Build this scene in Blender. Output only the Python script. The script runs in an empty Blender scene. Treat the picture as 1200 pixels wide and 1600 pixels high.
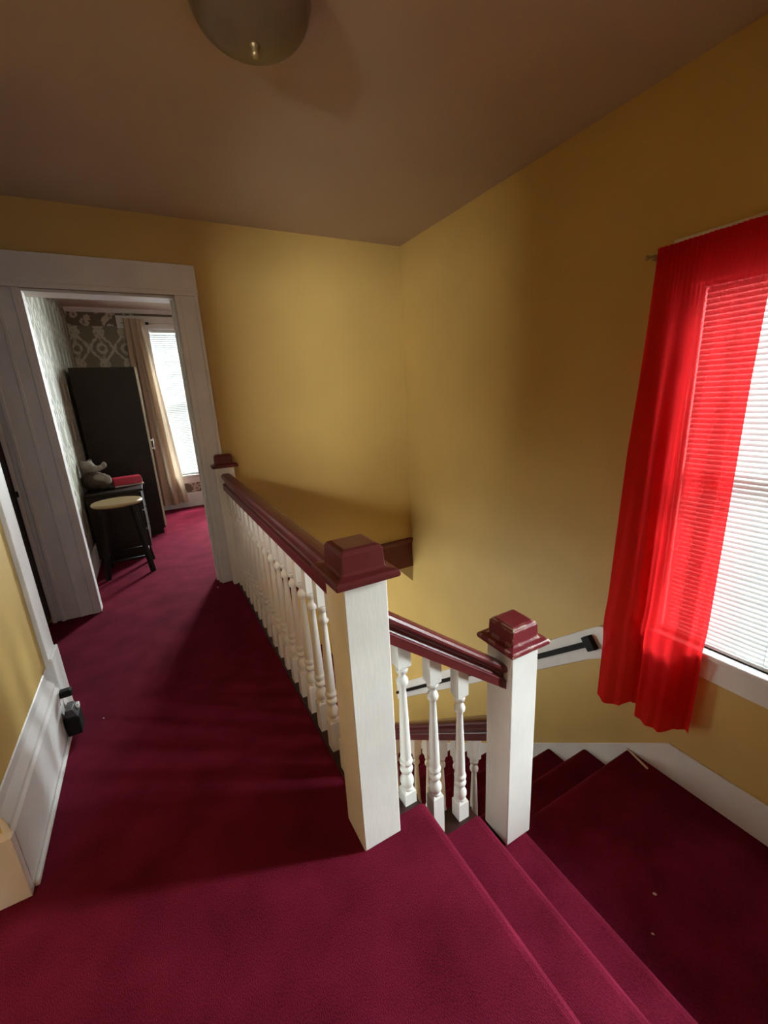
import bpy, bmesh, math, random
from mathutils import Vector, Matrix

random.seed(7)
scene = bpy.context.scene
C = scene.collection

# ------------------------------------------------------------------ camera
F_PX = 663.18
cam_data = bpy.data.cameras.new('camera')
cam_data.sensor_fit = 'VERTICAL'
cam_data.sensor_height = 32.0
cam_data.lens = 32.0 * F_PX / 1600.0
cam_data.clip_start = 0.02
cam = bpy.data.objects.new('camera', cam_data)
C.objects.link(cam)
RIGHT = Vector((0.87425339, -0.48253251, -0.05332345))
FWD = Vector((0.45374721, 0.85123549, -0.26365054))
UP = Vector((0.17261077, 0.20630201, 0.96314329))
m = Matrix((RIGHT, UP, -FWD)).transposed().to_4x4()
m.translation = Vector((0, 0, 1.3429))
cam.matrix_world = m
scene.camera = cam

# ------------------------------------------------------------------ world, lights, exposure
scene.view_settings.view_transform = 'Standard'
scene.view_settings.look = 'None'
scene.view_settings.exposure = 0.0
scene.view_settings.gamma = 1.0
scene.view_settings.use_curve_mapping = False

world = bpy.data.worlds.new('overcast_sky')
scene.world = world
world.use_nodes = True
wn = world.node_tree.nodes
wn['Background'].inputs[0].default_value = (0.86, 0.95, 1.0, 1)
wn['Background'].inputs[1].default_value = 3.0


def area(name, loc, direction, sx, sy, power, color=(0.9, 0.97, 1.0)):
    d = bpy.data.lights.new(name, 'AREA')
    d.shape = 'RECTANGLE'
    d.size, d.size_y = sx, sy
    d.energy = power
    d.color = color
    o = bpy.data.objects.new(name, d)
    C.objects.link(o)
    o.location = loc
    o.rotation_euler = Vector(direction).to_track_quat('-Z', 'Y').to_euler()
    return o


# daylight outside the windows, plus added lamps behind made-up openings
area('daylight_stair_window', (2.95, 0.80, 1.85), (-1, 0.0, -0.35), 1.0, 2.6, 6)
area('added_light_near_stair', (5.50, -0.85, 2.25), (-1, 0.30, -0.22), 2.5, 2.9, 4500, (0.88, 0.95, 1.0))  # added lamp: direct light and shadows for stairs, newels and hall floor
area('daylight_bedroom_window', (0.62, 7.15, 2.0), (0, -1, -0.3), 1.1, 2.6, 60)
area('added_light_bedroom_far', (2.3, 7.80, 2.0), (-0.35, -1, -0.25), 1.4, 1.8, 1100, (0.93, 0.98, 1.0))  # added lamp shining through the made-up second bedroom window
area('added_light_bedroom_high', (1.45, 7.7, 3.7), (-0.15, -1, -0.95), 1.6, 1.2, 1100, (0.93, 0.98, 1.0))  # added lamp, steep, to brighten the bedroom carpet
area('daylight_lower_window', (-1.45, 3.9, -1.35), (1, -0.1, 0.05), 1.5, 1.7, 105, (1.0, 0.97, 0.9))
area('added_light_side_room', (-2.50, -1.00, 1.66), (1, 0.75, 0.0), 1.4, 0.8, 500, (1.0, 0.96, 0.90))  # added lamp: unseen beam that brightens the back and right walls
area('added_light_hall_end', (0.02, -2.35, 1.72), (0, 1, -0.02), 1.0, 0.9, 9, (1.0, 0.97, 0.93))  # added weak fill lamp behind the camera

# ------------------------------------------------------------------ measures
XR, YB, ZC, XL = 2.0626, 3.3401, 2.5122, -0.523
DL, DR, CH = -0.511, 0.3076, 2.05
R_ = 0.2144
S1, S2, S3 = 0.6156, 0.8631, 1.0952
ZL = -3 * R_
Y4 = 1.108
RUN = 0.262
YEND = 0.965
YBB = 6.37
XBL = -0.60
XBR = 2.6
ZLOW = ZL - 10 * R_
YF = -0.35


# ------------------------------------------------------------------ materials
def new_mat(name):
    mt = bpy.data.materials.new(name)
    mt.use_nodes = True
    nt = mt.node_tree
    return mt, nt, nt.nodes['Principled BSDF']


def node(nt, kind, **kw):
    n = nt.nodes.new(kind)
    for k, v in kw.items():
        setattr(n, k, v)
    return n


def coords(nt, scale=(1, 1, 1), generated=False):
    tc = node(nt, 'ShaderNodeTexCoord')
    mp = node(nt, 'ShaderNodeMapping')
    mp.inputs['Scale'].default_value = scale
    nt.links.new(tc.outputs['Generated' if generated else 'Object'], mp.inputs['Vector'])
    return mp.outputs['Vector']


def paint(name, col, rough=0.5, var=0.08, nscale=3.0, bump=0.05, bscale=(60, 60, 60), spec=0.4):
    mt, nt, b = new_mat(name)
    v = coords(nt)
    n1 = node(nt, 'ShaderNodeTexNoise')
    n1.inputs['Scale'].default_value = nscale
    n1.inputs['Detail'].default_value = 4
    nt.links.new(v, n1.inputs['Vector'])
    r = node(nt, 'ShaderNodeValToRGB')
    r.color_ramp.elements[0].color = tuple(c * (1 - var) for c in col) + (1,)
    r.color_ramp.elements[1].color = tuple(min(1, c * (1 + var)) for c in col) + (1,)
    r.color_ramp.elements[0].position = 0.3
    r.color_ramp.elements[1].position = 0.7
    nt.links.new(n1.outputs['Fac'], r.inputs['Fac'])
    nt.links.new(r.outputs['Color'], b.inputs['Base Color'])
    b.inputs['Roughness'].default_value = rough
    b.inputs['Specular IOR Level'].default_value = spec
    if bump:
        v2 = coords(nt, bscale)
        n2 = node(nt, 'ShaderNodeTexNoise')
        n2.inputs['Scale'].default_value = 1.0
        n2.inputs['Detail'].default_value = 3
        nt.links.new(v2, n2.inputs['Vector'])
        bp = node(nt, 'ShaderNodeBump')
        bp.inputs['Strength'].default_value = bump
        bp.inputs['Distance'].default_value = 0.01
        nt.links.new(n2.outputs['Fac'], bp.inputs['Height'])
        nt.links.new(bp.outputs['Normal'], b.inputs['Normal'])
    return mt


def chipped(name, col, chip, rough, amount, radius=0.006, bump=0.1, bscale=(40, 40, 8), nscale=55):
    """paint with bare patches worn along the edges"""
    mt = paint(name, col, rough, 0.06, 5.0, bump, bscale)
    nt = mt.node_tree
    b = nt.nodes['Principled BSDF']
    base = b.inputs['Base Color'].links[0].from_socket
    bev = node(nt, 'ShaderNodeBevel', samples=4)
    bev.inputs['Radius'].default_value = radius
    geo = node(nt, 'ShaderNodeNewGeometry')
    dot = node(nt, 'ShaderNodeVectorMath', operation='DOT_PRODUCT')
    nt.links.new(bev.outputs['Normal'], dot.inputs[0])
    nt.links.new(geo.outputs['True Normal'], dot.inputs[1])
    edge = node(nt, 'ShaderNodeMapRange')
    edge.inputs['From Min'].default_value = 0.985
    edge.inputs['From Max'].default_value = 0.93
    nt.links.new(dot.outputs['Value'], edge.inputs['Value'])
    v = coords(nt)
    nz = node(nt, 'ShaderNodeTexNoise')
    nz.inputs['Scale'].default_value = nscale
    nz.inputs['Detail'].default_value = 3
    nt.links.new(v, nz.inputs['Vector'])
    th = node(nt, 'ShaderNodeMapRange')
    th.inputs['From Min'].default_value = amount
    th.inputs['From Max'].default_value = amount + 0.03
    nt.links.new(nz.outputs['Fac'], th.inputs['Value'])
    mul = node(nt, 'ShaderNodeMath', operation='MULTIPLY')
    nt.links.new(edge.outputs['Result'], mul.inputs[0])
    nt.links.new(th.outputs['Result'], mul.inputs[1])
    mix = node(nt, 'ShaderNodeMix', data_type='RGBA')
    nt.links.new(mul.outputs['Value'], mix.inputs['Factor'])
    nt.links.new(base, mix.inputs['A'])
    mix.inputs['B'].default_value = chip + (1,)
    nt.links.new(mix.outputs['Result'], b.inputs['Base Color'])
    return mt


def carpet_mat():
    mt, nt, b = new_mat('burgundy_carpet')
    v = coords(nt)
    big = node(nt, 'ShaderNodeTexNoise')
    big.inputs['Scale'].default_value = 6
    big.inputs['Detail'].default_value = 5
    nt.links.new(v, big.inputs['Vector'])
    fine = node(nt, 'ShaderNodeTexNoise')
    fine.inputs['Scale'].default_value = 430
    fine.inputs['Detail'].default_value = 3
    nt.links.new(coords(nt, (1, 0.45, 1)), fine.inputs['Vector'])
    mix = node(nt, 'ShaderNodeMix', data_type='FLOAT')
    mix.inputs['Factor'].default_value = 0.55
    nt.links.new(big.outputs['Fac'], mix.inputs['A'])
    nt.links.new(fine.outputs['Fac'], mix.inputs['B'])
    r = node(nt, 'ShaderNodeValToRGB')
    r.color_ramp.elements[0].color = (0.066, 0.003, 0.009, 1)
    r.color_ramp.elements[1].color = (0.190, 0.012, 0.034, 1)
    r.color_ramp.elements[0].position = 0.32
    r.color_ramp.elements[1].position = 0.68
    nt.links.new(mix.outputs['Result'], r.inputs['Fac'])
    nt.links.new(r.outputs['Color'], b.inputs['Base Color'])
    b.inputs['Roughness'].default_value = 1.0
    b.inputs['Specular IOR Level'].default_value = 0.05
    b.inputs['Sheen Weight'].default_value = 0.05
    b.inputs['Sheen Roughness'].default_value = 0.5
    b.inputs['Sheen Tint'].default_value = (1.0, 0.2, 0.35, 1)
    bp = node(nt, 'ShaderNodeBump')
    bp.inputs['Strength'].default_value = 0.55
    bp.inputs['Distance'].default_value = 0.005
    nt.links.new(fine.outputs['Fac'], bp.inputs['Height'])
    nt.links.new(bp.outputs['Normal'], b.inputs['Normal'])
    return mt


def cloth_mat(name, col, trans, see, rough=0.9, weave=500):
    """thin cloth: diffuse + translucent + a little see-through weave"""
    mt, nt, b = new_mat(name)
    out = nt.nodes['Material Output']
    v = coords(nt)
    nz = node(nt, 'ShaderNodeTexNoise')
    nz.inputs['Scale'].default_value = weave
    nt.links.new(v, nz.inputs['Vector'])
    r = node(nt, 'ShaderNodeValToRGB')
    r.color_ramp.elements[0].color = tuple(c * 0.85 for c in col) + (1,)
    r.color_ramp.elements[1].color = tuple(min(1, c * 1.1) for c in col) + (1,)
    nt.links.new(nz.outputs['Fac'], r.inputs['Fac'])
    d = node(nt, 'ShaderNodeBsdfDiffuse')
    t = node(nt, 'ShaderNodeBsdfTranslucent')
    tr = node(nt, 'ShaderNodeBsdfTransparent')
    tr.inputs[0].default_value = tuple(min(1, c * 0.6 + 0.47) if i == 0 else c * 0.8 + 0.13 for i, c in enumerate(col)) + (1,)
    nt.links.new(r.outputs['Color'], d.inputs['Color'])
    nt.links.new(r.outputs['Color'], t.inputs['Color'])
    m1 = node(nt, 'ShaderNodeMixShader')
    m1.inputs[0].default_value = trans
    nt.links.new(d.outputs[0], m1.inputs[1])
    nt.links.new(t.outputs[0], m1.inputs[2])
    m2 = node(nt, 'ShaderNodeMixShader')
    m2.inputs[0].default_value = see
    nt.links.new(m1.outputs[0], m2.inputs[1])
    nt.links.new(tr.outputs[0], m2.inputs[2])
    nt.links.new(m2.outputs[0], out.inputs['Surface'])
    return mt


def glass_mat():
    mt, nt, b = new_mat('window_glass')
    out = nt.nodes['Material Output']
    tr = node(nt, 'ShaderNodeBsdfTransparent')
    tr.inputs[0].default_value = (0.95, 0.98, 0.97, 1)
    gl = node(nt, 'ShaderNodeBsdfGlossy')
    gl.inputs['Roughness'].default_value = 0.02
    mx = node(nt, 'ShaderNodeMixShader')
    mx.inputs[0].default_value = 0.06
    nt.links.new(tr.outputs[0], mx.inputs[1])
    nt.links.new(gl.outputs[0], mx.inputs[2])
    nt.links.new(mx.outputs[0], out.inputs['Surface'])
    return mt


def wallpaper_mat():
    """ogee damask: pale scrolls on a grey-olive ground, laid out in world metres"""
    mt, nt, b = new_mat('damask_wallpaper')
    tc = node(nt, 'ShaderNodeTexCoord')
    sep = node(nt, 'ShaderNodeSeparateXYZ')
    nt.links.new(tc.outputs['Object'], sep.inputs[0])

    def M(op, a, bb=None):
        n = node(nt, 'ShaderNodeMath', operation=op)
        for i, x in enumerate((a, bb)):
            if x is None:
                continue
            if isinstance(x, (int, float)):
                n.inputs[i].default_value = x
            else:
                nt.links.new(x, n.inputs[i])
        return n.outputs[0]
    h = M('ADD', sep.outputs[0], sep.outputs[1])
    u = M('MULTIPLY', h, 1 / 0.25)
    vv = M('MULTIPLY', sep.outputs[2], 2 * math.pi / 0.36)
    s = M('MULTIPLY', M('SINE', vv), 0.21)
    a1 = M('ABSOLUTE', M('SUBTRACT', M('FRACT', M('ADD', u, s)), 0.5))
    a2 = M('ABSOLUTE', M('SUBTRACT', M('FRACT', M('ADD', M('SUBTRACT', u, s), 0.5)), 0.5))
    l = M('MINIMUM', a1, a2)
    # a ring medallion inside every ogee
    du = M('SUBTRACT', M('FRACT', M('ADD', u, 0.25)), 0.5)
    rr = M('SQRT', M('ADD', M('MULTIPLY', M('MULTIPLY', du, du), 1.6), M('POWER', M('MULTIPLY', M('COSINE', vv), 0.30), 2)))
    l = M('MINIMUM', l, M('ABSOLUTE', M('SUBTRACT', rr, 0.22)))
    nz = node(nt, 'ShaderNodeTexNoise')
    nz.inputs['Scale'].default_value = 34
    nz.inputs['Detail'].default_value = 4
    nt.links.new(tc.outputs['Object'], nz.inputs['Vector'])
    l2 = M('ADD', l, M('MULTIPLY', M('SUBTRACT', nz.outputs['Fac'], 0.5), 0.22))
    mr = node(nt, 'ShaderNodeMapRange')
    mr.inputs['From Min'].default_value = 0.10
    mr.inputs['From Max'].default_value = 0.03
    nt.links.new(l2, mr.inputs['Value'])
    mix = node(nt, 'ShaderNodeMix', data_type='RGBA')
    mix.inputs['A'].default_value = (0.20, 0.18, 0.125, 1)
    mix.inputs['B'].default_value = (0.50, 0.48, 0.40, 1)
    nt.links.new(mr.outputs['Result'], mix.inputs['Factor'])
    nt.links.new(mix.outputs['Result'], b.inputs['Base Color'])
    b.inputs['Roughness'].default_value = 0.55
    return mt


def border_mat():
    mt, nt, b = new_mat('floral_border_paper')
    v = coords(nt, (1, 1, 1))
    vo = node(nt, 'ShaderNodeTexVoronoi')
    vo.inputs['Scale'].default_value = 11
    nt.links.new(v, vo.inputs['Vector'])
    nz = node(nt, 'ShaderNodeTexNoise')
    nz.inputs['Scale'].default_value = 50
    nt.links.new(v, nz.inputs['Vector'])
    ad = node(nt, 'ShaderNodeMath', operation='MULTIPLY_ADD')
    nt.links.new(nz.outputs['Fac'], ad.inputs[0])
    ad.inputs[1].default_value = 0.5
    nt.links.new(vo.outputs['Distance'], ad.inputs[2])
    r = node(nt, 'ShaderNodeValToRGB')
    r.color_ramp.interpolation = 'CONSTANT'
    e = r.color_ramp.elements
    e[0].color = (0.26, 0.20, 0.16, 1)
    e[0].position = 0.0
    e[1].color = (0.55, 0.47, 0.40, 1)
    e[1].position = 0.46
    e2 = r.color_ramp.elements.new(0.66)
    e2.color = (0.16, 0.12, 0.09, 1)
    nt.links.new(ad.outputs[0], r.inputs['Fac'])
    nt.links.new(r.outputs['Color'], b.inputs['Base Color'])
    b.inputs['Roughness'].default_value = 0.6
    return mt


def slat_mat():
    mt, nt, b = new_mat('white_vinyl_slat')
    out = nt.nodes['Material Output']
    v = coords(nt)
    nz = node(nt, 'ShaderNodeTexNoise')
    nz.inputs['Scale'].default_value = 9
    nt.links.new(v, nz.inputs['Vector'])
    r = node(nt, 'ShaderNodeValToRGB')
    r.color_ramp.elements[0].color = (0.68, 0.70, 0.69, 1)
    r.color_ramp.elements[1].color = (0.76, 0.78, 0.77, 1)
    nt.links.new(nz.outputs['Fac'], r.inputs['Fac'])
    d = node(nt, 'ShaderNodeBsdfDiffuse')
    t = node(nt, 'ShaderNodeBsdfTranslucent')
    nt.links.new(r.outputs['Color'], d.inputs['Color'])
    nt.links.new(r.outputs['Color'], t.inputs['Color'])
    m1 = node(nt, 'ShaderNodeMixShader')
    m1.inputs[0].default_value = 0.035
    nt.links.new(d.outputs[0], m1.inputs[1])
    nt.links.new(t.outputs[0], m1.inputs[2])
    nt.links.new(m1.outputs[0], out.inputs['Surface'])
    return mt


M_YELLOW = paint('yellow_wall_paint', (0.60, 0.41, 0.135), 0.55, 0.05, 2.0, 0.05, (50, 50, 50), 0.35)
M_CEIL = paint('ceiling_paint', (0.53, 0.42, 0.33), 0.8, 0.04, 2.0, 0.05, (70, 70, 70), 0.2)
M_WHITE = chipped('white_gloss_trim', (0.76, 0.735, 0.725), (0.50, 0.42, 0.32), 0.42, 0.60, 0.004, 0.08, (50, 50, 9))
M_POST = chipped('white_brushed_post', (0.84, 0.81, 0.76), (0.92, 0.86, 0.74), 0.38, 0.42, 0.005, 0.05, (90, 90, 18), 30)
M_BAL = paint('white_baluster_paint', (0.78, 0.75, 0.70), 0.35, 0.04, 6, 0.06, (60, 60, 20))
M_MAROON = chipped('maroon_rail_paint', (0.120, 0.019, 0.020), (0.30, 0.15, 0.10), 0.3, 0.66, 0.004, 0.05, (30, 30, 30))
M_MAROON_WORN = chipped('maroon_worn_paint', (0.19, 0.022, 0.030), (0.85, 0.72, 0.52), 0.3, 0.505, 0.010, 0.08, (30, 30, 30), 30)
M_BROWNWOOD = paint('dark_brown_wood', (0.032, 0.010, 0.008), 0.4, 0.2, 8, 0.05, (30, 30, 30))
M_CARPET = carpet_mat()
M_PAPER = wallpaper_mat()
M_BORDER = border_mat()
M_GLASS = glass_mat()
M_SLAT = slat_mat()
M_REDCLOTH = cloth_mat('red_sheer_cloth', (0.80, 0.022, 0.026), 0.58, 0.15)
M_BEIGECLOTH = cloth_mat('beige_curtain_cloth', (0.62, 0.49, 0.36), 0.32, 0.0)
M_DARKWOOD = paint('espresso_wood', (0.020, 0.012, 0.009), 0.5, 0.25, 6, 0.04, (10, 10, 60), 0.25)
M_EDGE = paint('pale_door_edge', (0.62, 0.55, 0.42), 0.4, 0.05)
M_STOOLSEAT = paint('golden_wood_seat', (0.36, 0.255, 0.135), 0.3, 0.12, 9, 0.03, (20, 90, 20))
M_STOOLLEG = paint('black_stool_leg', (0.010, 0.008, 0.007), 0.5, 0.15, 3, 0.05, (60, 60, 60), 0.2)
M_BLACK = paint('black_plastic', (0.006, 0.0055, 0.0055), 0.6, 0.15, 3, 0.05, (60, 60, 60), 0.2)
M_GREY = paint('grey_scuffed_plate', (0.045, 0.042, 0.044), 0.5, 0.5, 60)
M_PLUSH = paint('white_plush_fur', (0.30, 0.26, 0.235), 0.95, 0.12, 30, 0.5, (160, 160, 160), 0.1)
M_PLUSHD = paint('taupe_plush_fur', (0.085, 0.06, 0.048), 0.95, 0.15, 30, 0.5, (160, 160, 160), 0.1)
M_RED = paint('red_box_card', (0.48, 0.02, 0.05), 0.4, 0.08)
M_BRASS = paint('dull_brass', (0.42, 0.32, 0.17), 0.35, 0.1)
M_BRASS.node_tree.nodes['Principled BSDF'].inputs['Metallic'].default_value = 0.7
M_STEEL = paint('brushed_steel', (0.55, 0.53, 0.50), 0.35, 0.1)
M_STEEL.node_tree.nodes['Principled BSDF'].inputs['Metallic'].default_value = 0.9
M_BOWL = paint('amber_frosted_glass', (0.17, 0.12, 0.075), 0.35, 0.2, 8, 0.02)
M_STICK = paint('pale_birch_stick', (0.72, 0.58, 0.50), 0.6, 0.06)
M_LOWCEIL = paint('lower_ceiling_paint', (0.60, 0.52, 0.36), 0.8, 0.04)


# ------------------------------------------------------------------ mesh helpers
def bx(bm, x0, x1, y0, y1, z0, z1, mat=0, M=None):
    x0, x1 = min(x0, x1), max(x0, x1)
    vs = [Vector((x, y, z)) for z in (z0, z1) for y in (y0, y1) for x in (x0, x1)]
    if M is not None:
        vs = [M @ v for v in vs]
    vs = [bm.verts.new(v) for v in vs]
    for f in ((0, 2, 3, 1), (4, 5, 7, 6), (0, 1, 5, 4), (2, 6, 7, 3), (0, 4, 6, 2), (1, 3, 7, 5)):
        fc = bm.faces.new([vs[i] for i in f])
        fc.material_index = mat


def prism(bm, pts, fn, a, b):
    """polygon pts (2-D) swept from parameter a to b; fn(p, t) gives the 3-D point"""
    n = len(pts)
    A = [bm.verts.new(fn(p, a)) for p in pts]
    B = [bm.verts.new(fn(p, b)) for p in pts]
    for i in range(n):
        j = (i + 1) % n
        bm.faces.new((A[i], A[j], B[j], B[i]))
    bm.faces.new(A[::-1])
    bm.faces.new(B)


def lathe(bm, prof, cx, cy, seg=20, M=None, cap=True):
    rings = []
    for r, z in prof:
        ring = []
        for i in range(seg):
            a = 2 * math.pi * i / seg
            p = Vector((cx + r * math.cos(a), cy + r * math.sin(a), z))
            ring.append(bm.verts.new(M @ p if M is not None else p))
        rings.append(ring)
    for k in range(len(rings) - 1):
        for i in range(seg):
            j = (i + 1) % seg
            f = bm.faces.new((rings[k][i], rings[k][j], rings[k + 1][j], rings[k + 1][i]))
            f.smooth = True
    if cap:
        bm.faces.new(rings[0][::-1])
        bm.faces.new(rings[-1])


def tube(bm, p0, p1, r, seg=12, r2=None):
    p0, p1 = Vector(p0), Vector(p1)
    d = p1 - p0
    q = d.to_track_quat('Z', 'Y').to_matrix().to_4x4()
    q.translation = p0
    lathe(bm, [(r, 0), (r if r2 is None else r2, d.length)], 0, 0, seg, q)


def bar(bm, p0, p1, w, h, w2=None, h2=None):
    """square bar between two points, optional taper"""
    p0, p1 = Vector(p0), Vector(p1)
    q = (p1 - p0).to_track_quat('Z', 'Y').to_matrix().to_4x4()
    L = (p1 - p0).length
    w2, h2 = w2 or w, h2 or h
    q.translation = p0
    vs = []
    for z, ww, hh in ((0, w, h), (L, w2, h2)):
        for y in (-hh / 2, hh / 2):
            for x in (-ww / 2, ww / 2):
                vs.append(bm.verts.new(q @ Vector((x, y, z))))
    for f in ((0, 2, 3, 1), (4, 5, 7, 6), (0, 1, 5, 4), (2, 6, 7, 3), (0, 4, 6, 2), (1, 3, 7, 5)):
        bm.faces.new([vs[i] for i in f])


def ellipsoid(bm, c, r, rot=None, seg=16):
    M = Matrix.Translation(c)
    if rot:
        M = M @ Matrix.Rotation(rot[2], 4, 'Z') @ Matrix.Rotation(rot[1], 4, 'Y') @ Matrix.Rotation(rot[0], 4, 'X')
    M = M @ Matrix.Diagonal((r[0], r[1], r[2], 1))
    res = bmesh.ops.create_uvsphere(bm, u_segments=seg, v_segments=seg // 2 + 2, radius=1, matrix=M)
    for v in res['verts']:
        for f in v.link_faces:
            f.smooth = True


def obj(name, bm, mat, parent=None, bevel=0.0, segs=2, smooth=False, offset=None):
    bmesh.ops.recalc_face_normals(bm, faces=bm.faces)
    if offset is not None:
        bmesh.ops.translate(bm, verts=bm.verts, vec=-Vector(offset))
    me = bpy.data.meshes.new(name)
    bm.to_mesh(me)
    bm.free()
    for mm in (mat if isinstance(mat, (list, tuple)) else [mat]):
        me.materials.append(mm)
    if smooth:
        for p in me.polygons:
            p.use_smooth = True
    o = bpy.data.objects.new(name, me)
    C.objects.link(o)
    if bevel:
        mod = o.modifiers.new('bevel', 'BEVEL')
        mod.width = bevel
        mod.segments = segs
        mod.limit_method = 'ANGLE'
        mod.angle_limit = math.radians(40)
    if parent is not None:
        o.parent = parent
        if offset is None:
            o.matrix_parent_inverse = parent.matrix_world.inverted()
    return o


def BM():
    return bmesh.new()


def boxobj(name, dims, mat, parent=None, bevel=0.0, segs=2):
    b = BM()
    bx(b, *dims)
    return obj(name, b, mat, parent, bevel, segs)


def tag(o, label, cat, group=None):
    o['label'] = label
    o['category'] = cat
    if group:
        o['group'] = group
    return o


def thing(name, label, cat, loc, group=None):
    o = bpy.data.objects.new(name, None)
    o.empty_display_size = 0.1
    C.objects.link(o)
    o.location = loc
    o.matrix_world = Matrix.Translation(loc)
    if label:
        tag(o, label, cat, group)
    return o


def struct(o):
    o['kind'] = 'structure'
    return o


def frame_empty(name, loc):
    return struct(thing(name, None, None, loc))


# ------------------------------------------------------------------ room shell
def nose_profile(s, zt, back, r=0.033, h=R_, thick=None):
    """tread outline with a rounded carpeted nose at s; (run coordinate, z)"""
    pts = [(back, zt), (s - r, zt)]
    for i in range(1, 7):
        a = math.pi / 2 - math.pi * i / 7
        pts.append((s - r + r * math.cos(a), zt - r + r * math.sin(a)))
    pts += [(s - r - 0.004, zt - 2 * r), (s - 0.030, zt - 2 * r - 0.01), (s - 0.030, zt - (thick or h)), (back, zt - (thick or h))]
    return pts


b = BM()
bx(b, -2.1, 0.41, -1.7, YB, -0.27, 0.0)                # hall and side rooms
bx(b, 0.41, 0.53, -1.7, YF, -0.27, 0.0)
bx(b, XBL, XBR, YB, YBB, -0.27, 0.0)                   # bedroom
prism(b, nose_profile(S1, 0.0, 0.41, thick=0.27), lambda p, t: Vector((p[0], t, p[1])), YF, YEND)
struct(obj('floor', b, M_CARPET))

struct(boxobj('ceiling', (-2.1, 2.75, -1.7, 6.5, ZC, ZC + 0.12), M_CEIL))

# right wall with the stair window opening
W1 = (0.47, 1.03, 0.15, 1.74)       # y0 y1 z0 z1
W5 = (0.10, 0.42, 0.15, 1.74)      # added unseen twin, nearer, to let in more stair light
b = BM()
TX = XR + 0.14
bx(b, XR, TX, YF - 0.13, W5[0], ZLOW, ZC)
bx(b, XR, TX, W5[1], W1[0], ZLOW, ZC)
bx(b, XR, TX, W5[0], W5[1], ZLOW, W5[2])
bx(b, XR, TX, W5[0], W5[1], W5[3], ZC)
bx(b, XR, TX, W1[1], YB + 0.13, ZLOW, ZC)
bx(b, XR, TX, W1[0], W1[1], ZLOW, W1[2])
bx(b, XR, TX, W1[0], W1[1], W1[3], ZC)
bx(b, XR, TX, YB + 0.13, YBB, ZLOW, -0.29)
struct(obj('wall_right', b, M_YELLOW))

# back wall with the bedroom doorway, stopping at floor level over the stairwell
b = BM()
bx(b, -2.1, DL, YB, YB + 0.13, 0, ZC)
bx(b, DR, XR, YB, YB + 0.13, 0, ZC)
bx(b, DL, DR, YB, YB + 0.13, CH, ZC)
struct(obj('wall_back', b, [M_YELLOW]))

# left wall: a short pier between two openings
b = BM()
XW = -0.548
bx(b, -0.67, XW, 1.345, 2.185, 0, ZC)
bx(b, -0.67, XW, 2.185, YB, 2.42, ZC)
bx(b, -0.67, XW, 0.40, 1.345, 2.06, ZC)
bx(b, -0.67, XW, -1.7, 0.40, 0, ZC)
struct(obj('wall_left', b, M_YELLOW))
W4 = (-1.60, -0.38, 1.28, 2.03)  # added opening for the unseen side-room beam
b = BM()
bx(b, -2.2, -2.1, -1.83, W4[0], 0, ZC)
bx(b, -2.2, -2.1, W4[1], YB + 0.13, 0, ZC)
bx(b, -2.2, -2.1, W4[0], W4[1], 0, W4[2])
bx(b, -2.2, -2.1, W4[0], W4[1], W4[3], ZC)
struct(obj('wall_far_left', b, M_YELLOW))
struct(boxobj('side_light_blocker', (-1.06, -0.98, -1.0, 1.70, 0, 1.25), M_YELLOW))  # unseen wall added to keep the side beam off the hall floor
struct(boxobj('wall_side_partition', (-2.1, -0.67, 1.70, 1.80, 0, ZC), M_YELLOW))
b = BM()
bx(b, 0.53, XR, YF - 0.13, YF, ZLOW, ZC)
bx(b, 0.53, 0.66, -1.7, YF - 0.13, 0, ZC)
W7 = (-0.38, 0.38, 1.25, 2.02)  # added opening behind the camera for the fill lamp
bx(b, -2.1, W7[0], -1.83, -1.7, 0, ZC)
bx(b, W7[1], 0.66, -1.83, -1.7, 0, ZC)
bx(b, W7[0], W7[1], -1.83, -1.7, 0, W7[2])
bx(b, W7[0], W7[1], -1.83, -1.7, W7[3], ZC)
struct(obj('wall_front', b, M_YELLOW))

# bedroom walls
struct(boxobj('wall_bedroom_left', (XBL - 0.1, XBL, YB + 0.13, YBB, 0, ZC), M_PAPER))
struct(boxobj('wall_bedroom_right', (XBR, XBR + 0.1, YB + 0.13, YBB, 0, ZC), M_PAPER))
struct(boxobj('wall_bedroom_front', (0.46, XBR, YB + 0.13, YB + 0.14, 0, ZC), M_PAPER))
W2 = (0.215, 0.86, 0.44, 2.30)      # x0 x1 z0 z1
W6 = (1.15, 1.80, 0.44, 2.30)       # added twin, unseen past the doorway, for more bedroom light
b = BM()
bx(b, XBL - 0.1, W2[0], YBB, YBB + 0.13, 0, ZC)
bx(b, W2[1], W6[0], YBB, YBB + 0.13, 0, ZC)
bx(b, W6[1], XBR + 0.1, YBB, YBB + 0.13, 0, ZC)
bx(b, W6[0], W6[1], YBB, YBB + 0.13, 0, W6[2])
bx(b, W6[0], W6[1], YBB, YBB + 0.13, W6[3], ZC)
bx(b, W2[0], W2[1], YBB, YBB + 0.13, 0, W2[2])
bx(b, W2[0], W2[1], YBB, YBB + 0.13, W2[3], ZC)
struct(obj('wall_bedroom_back', b, M_PAPER))
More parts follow.
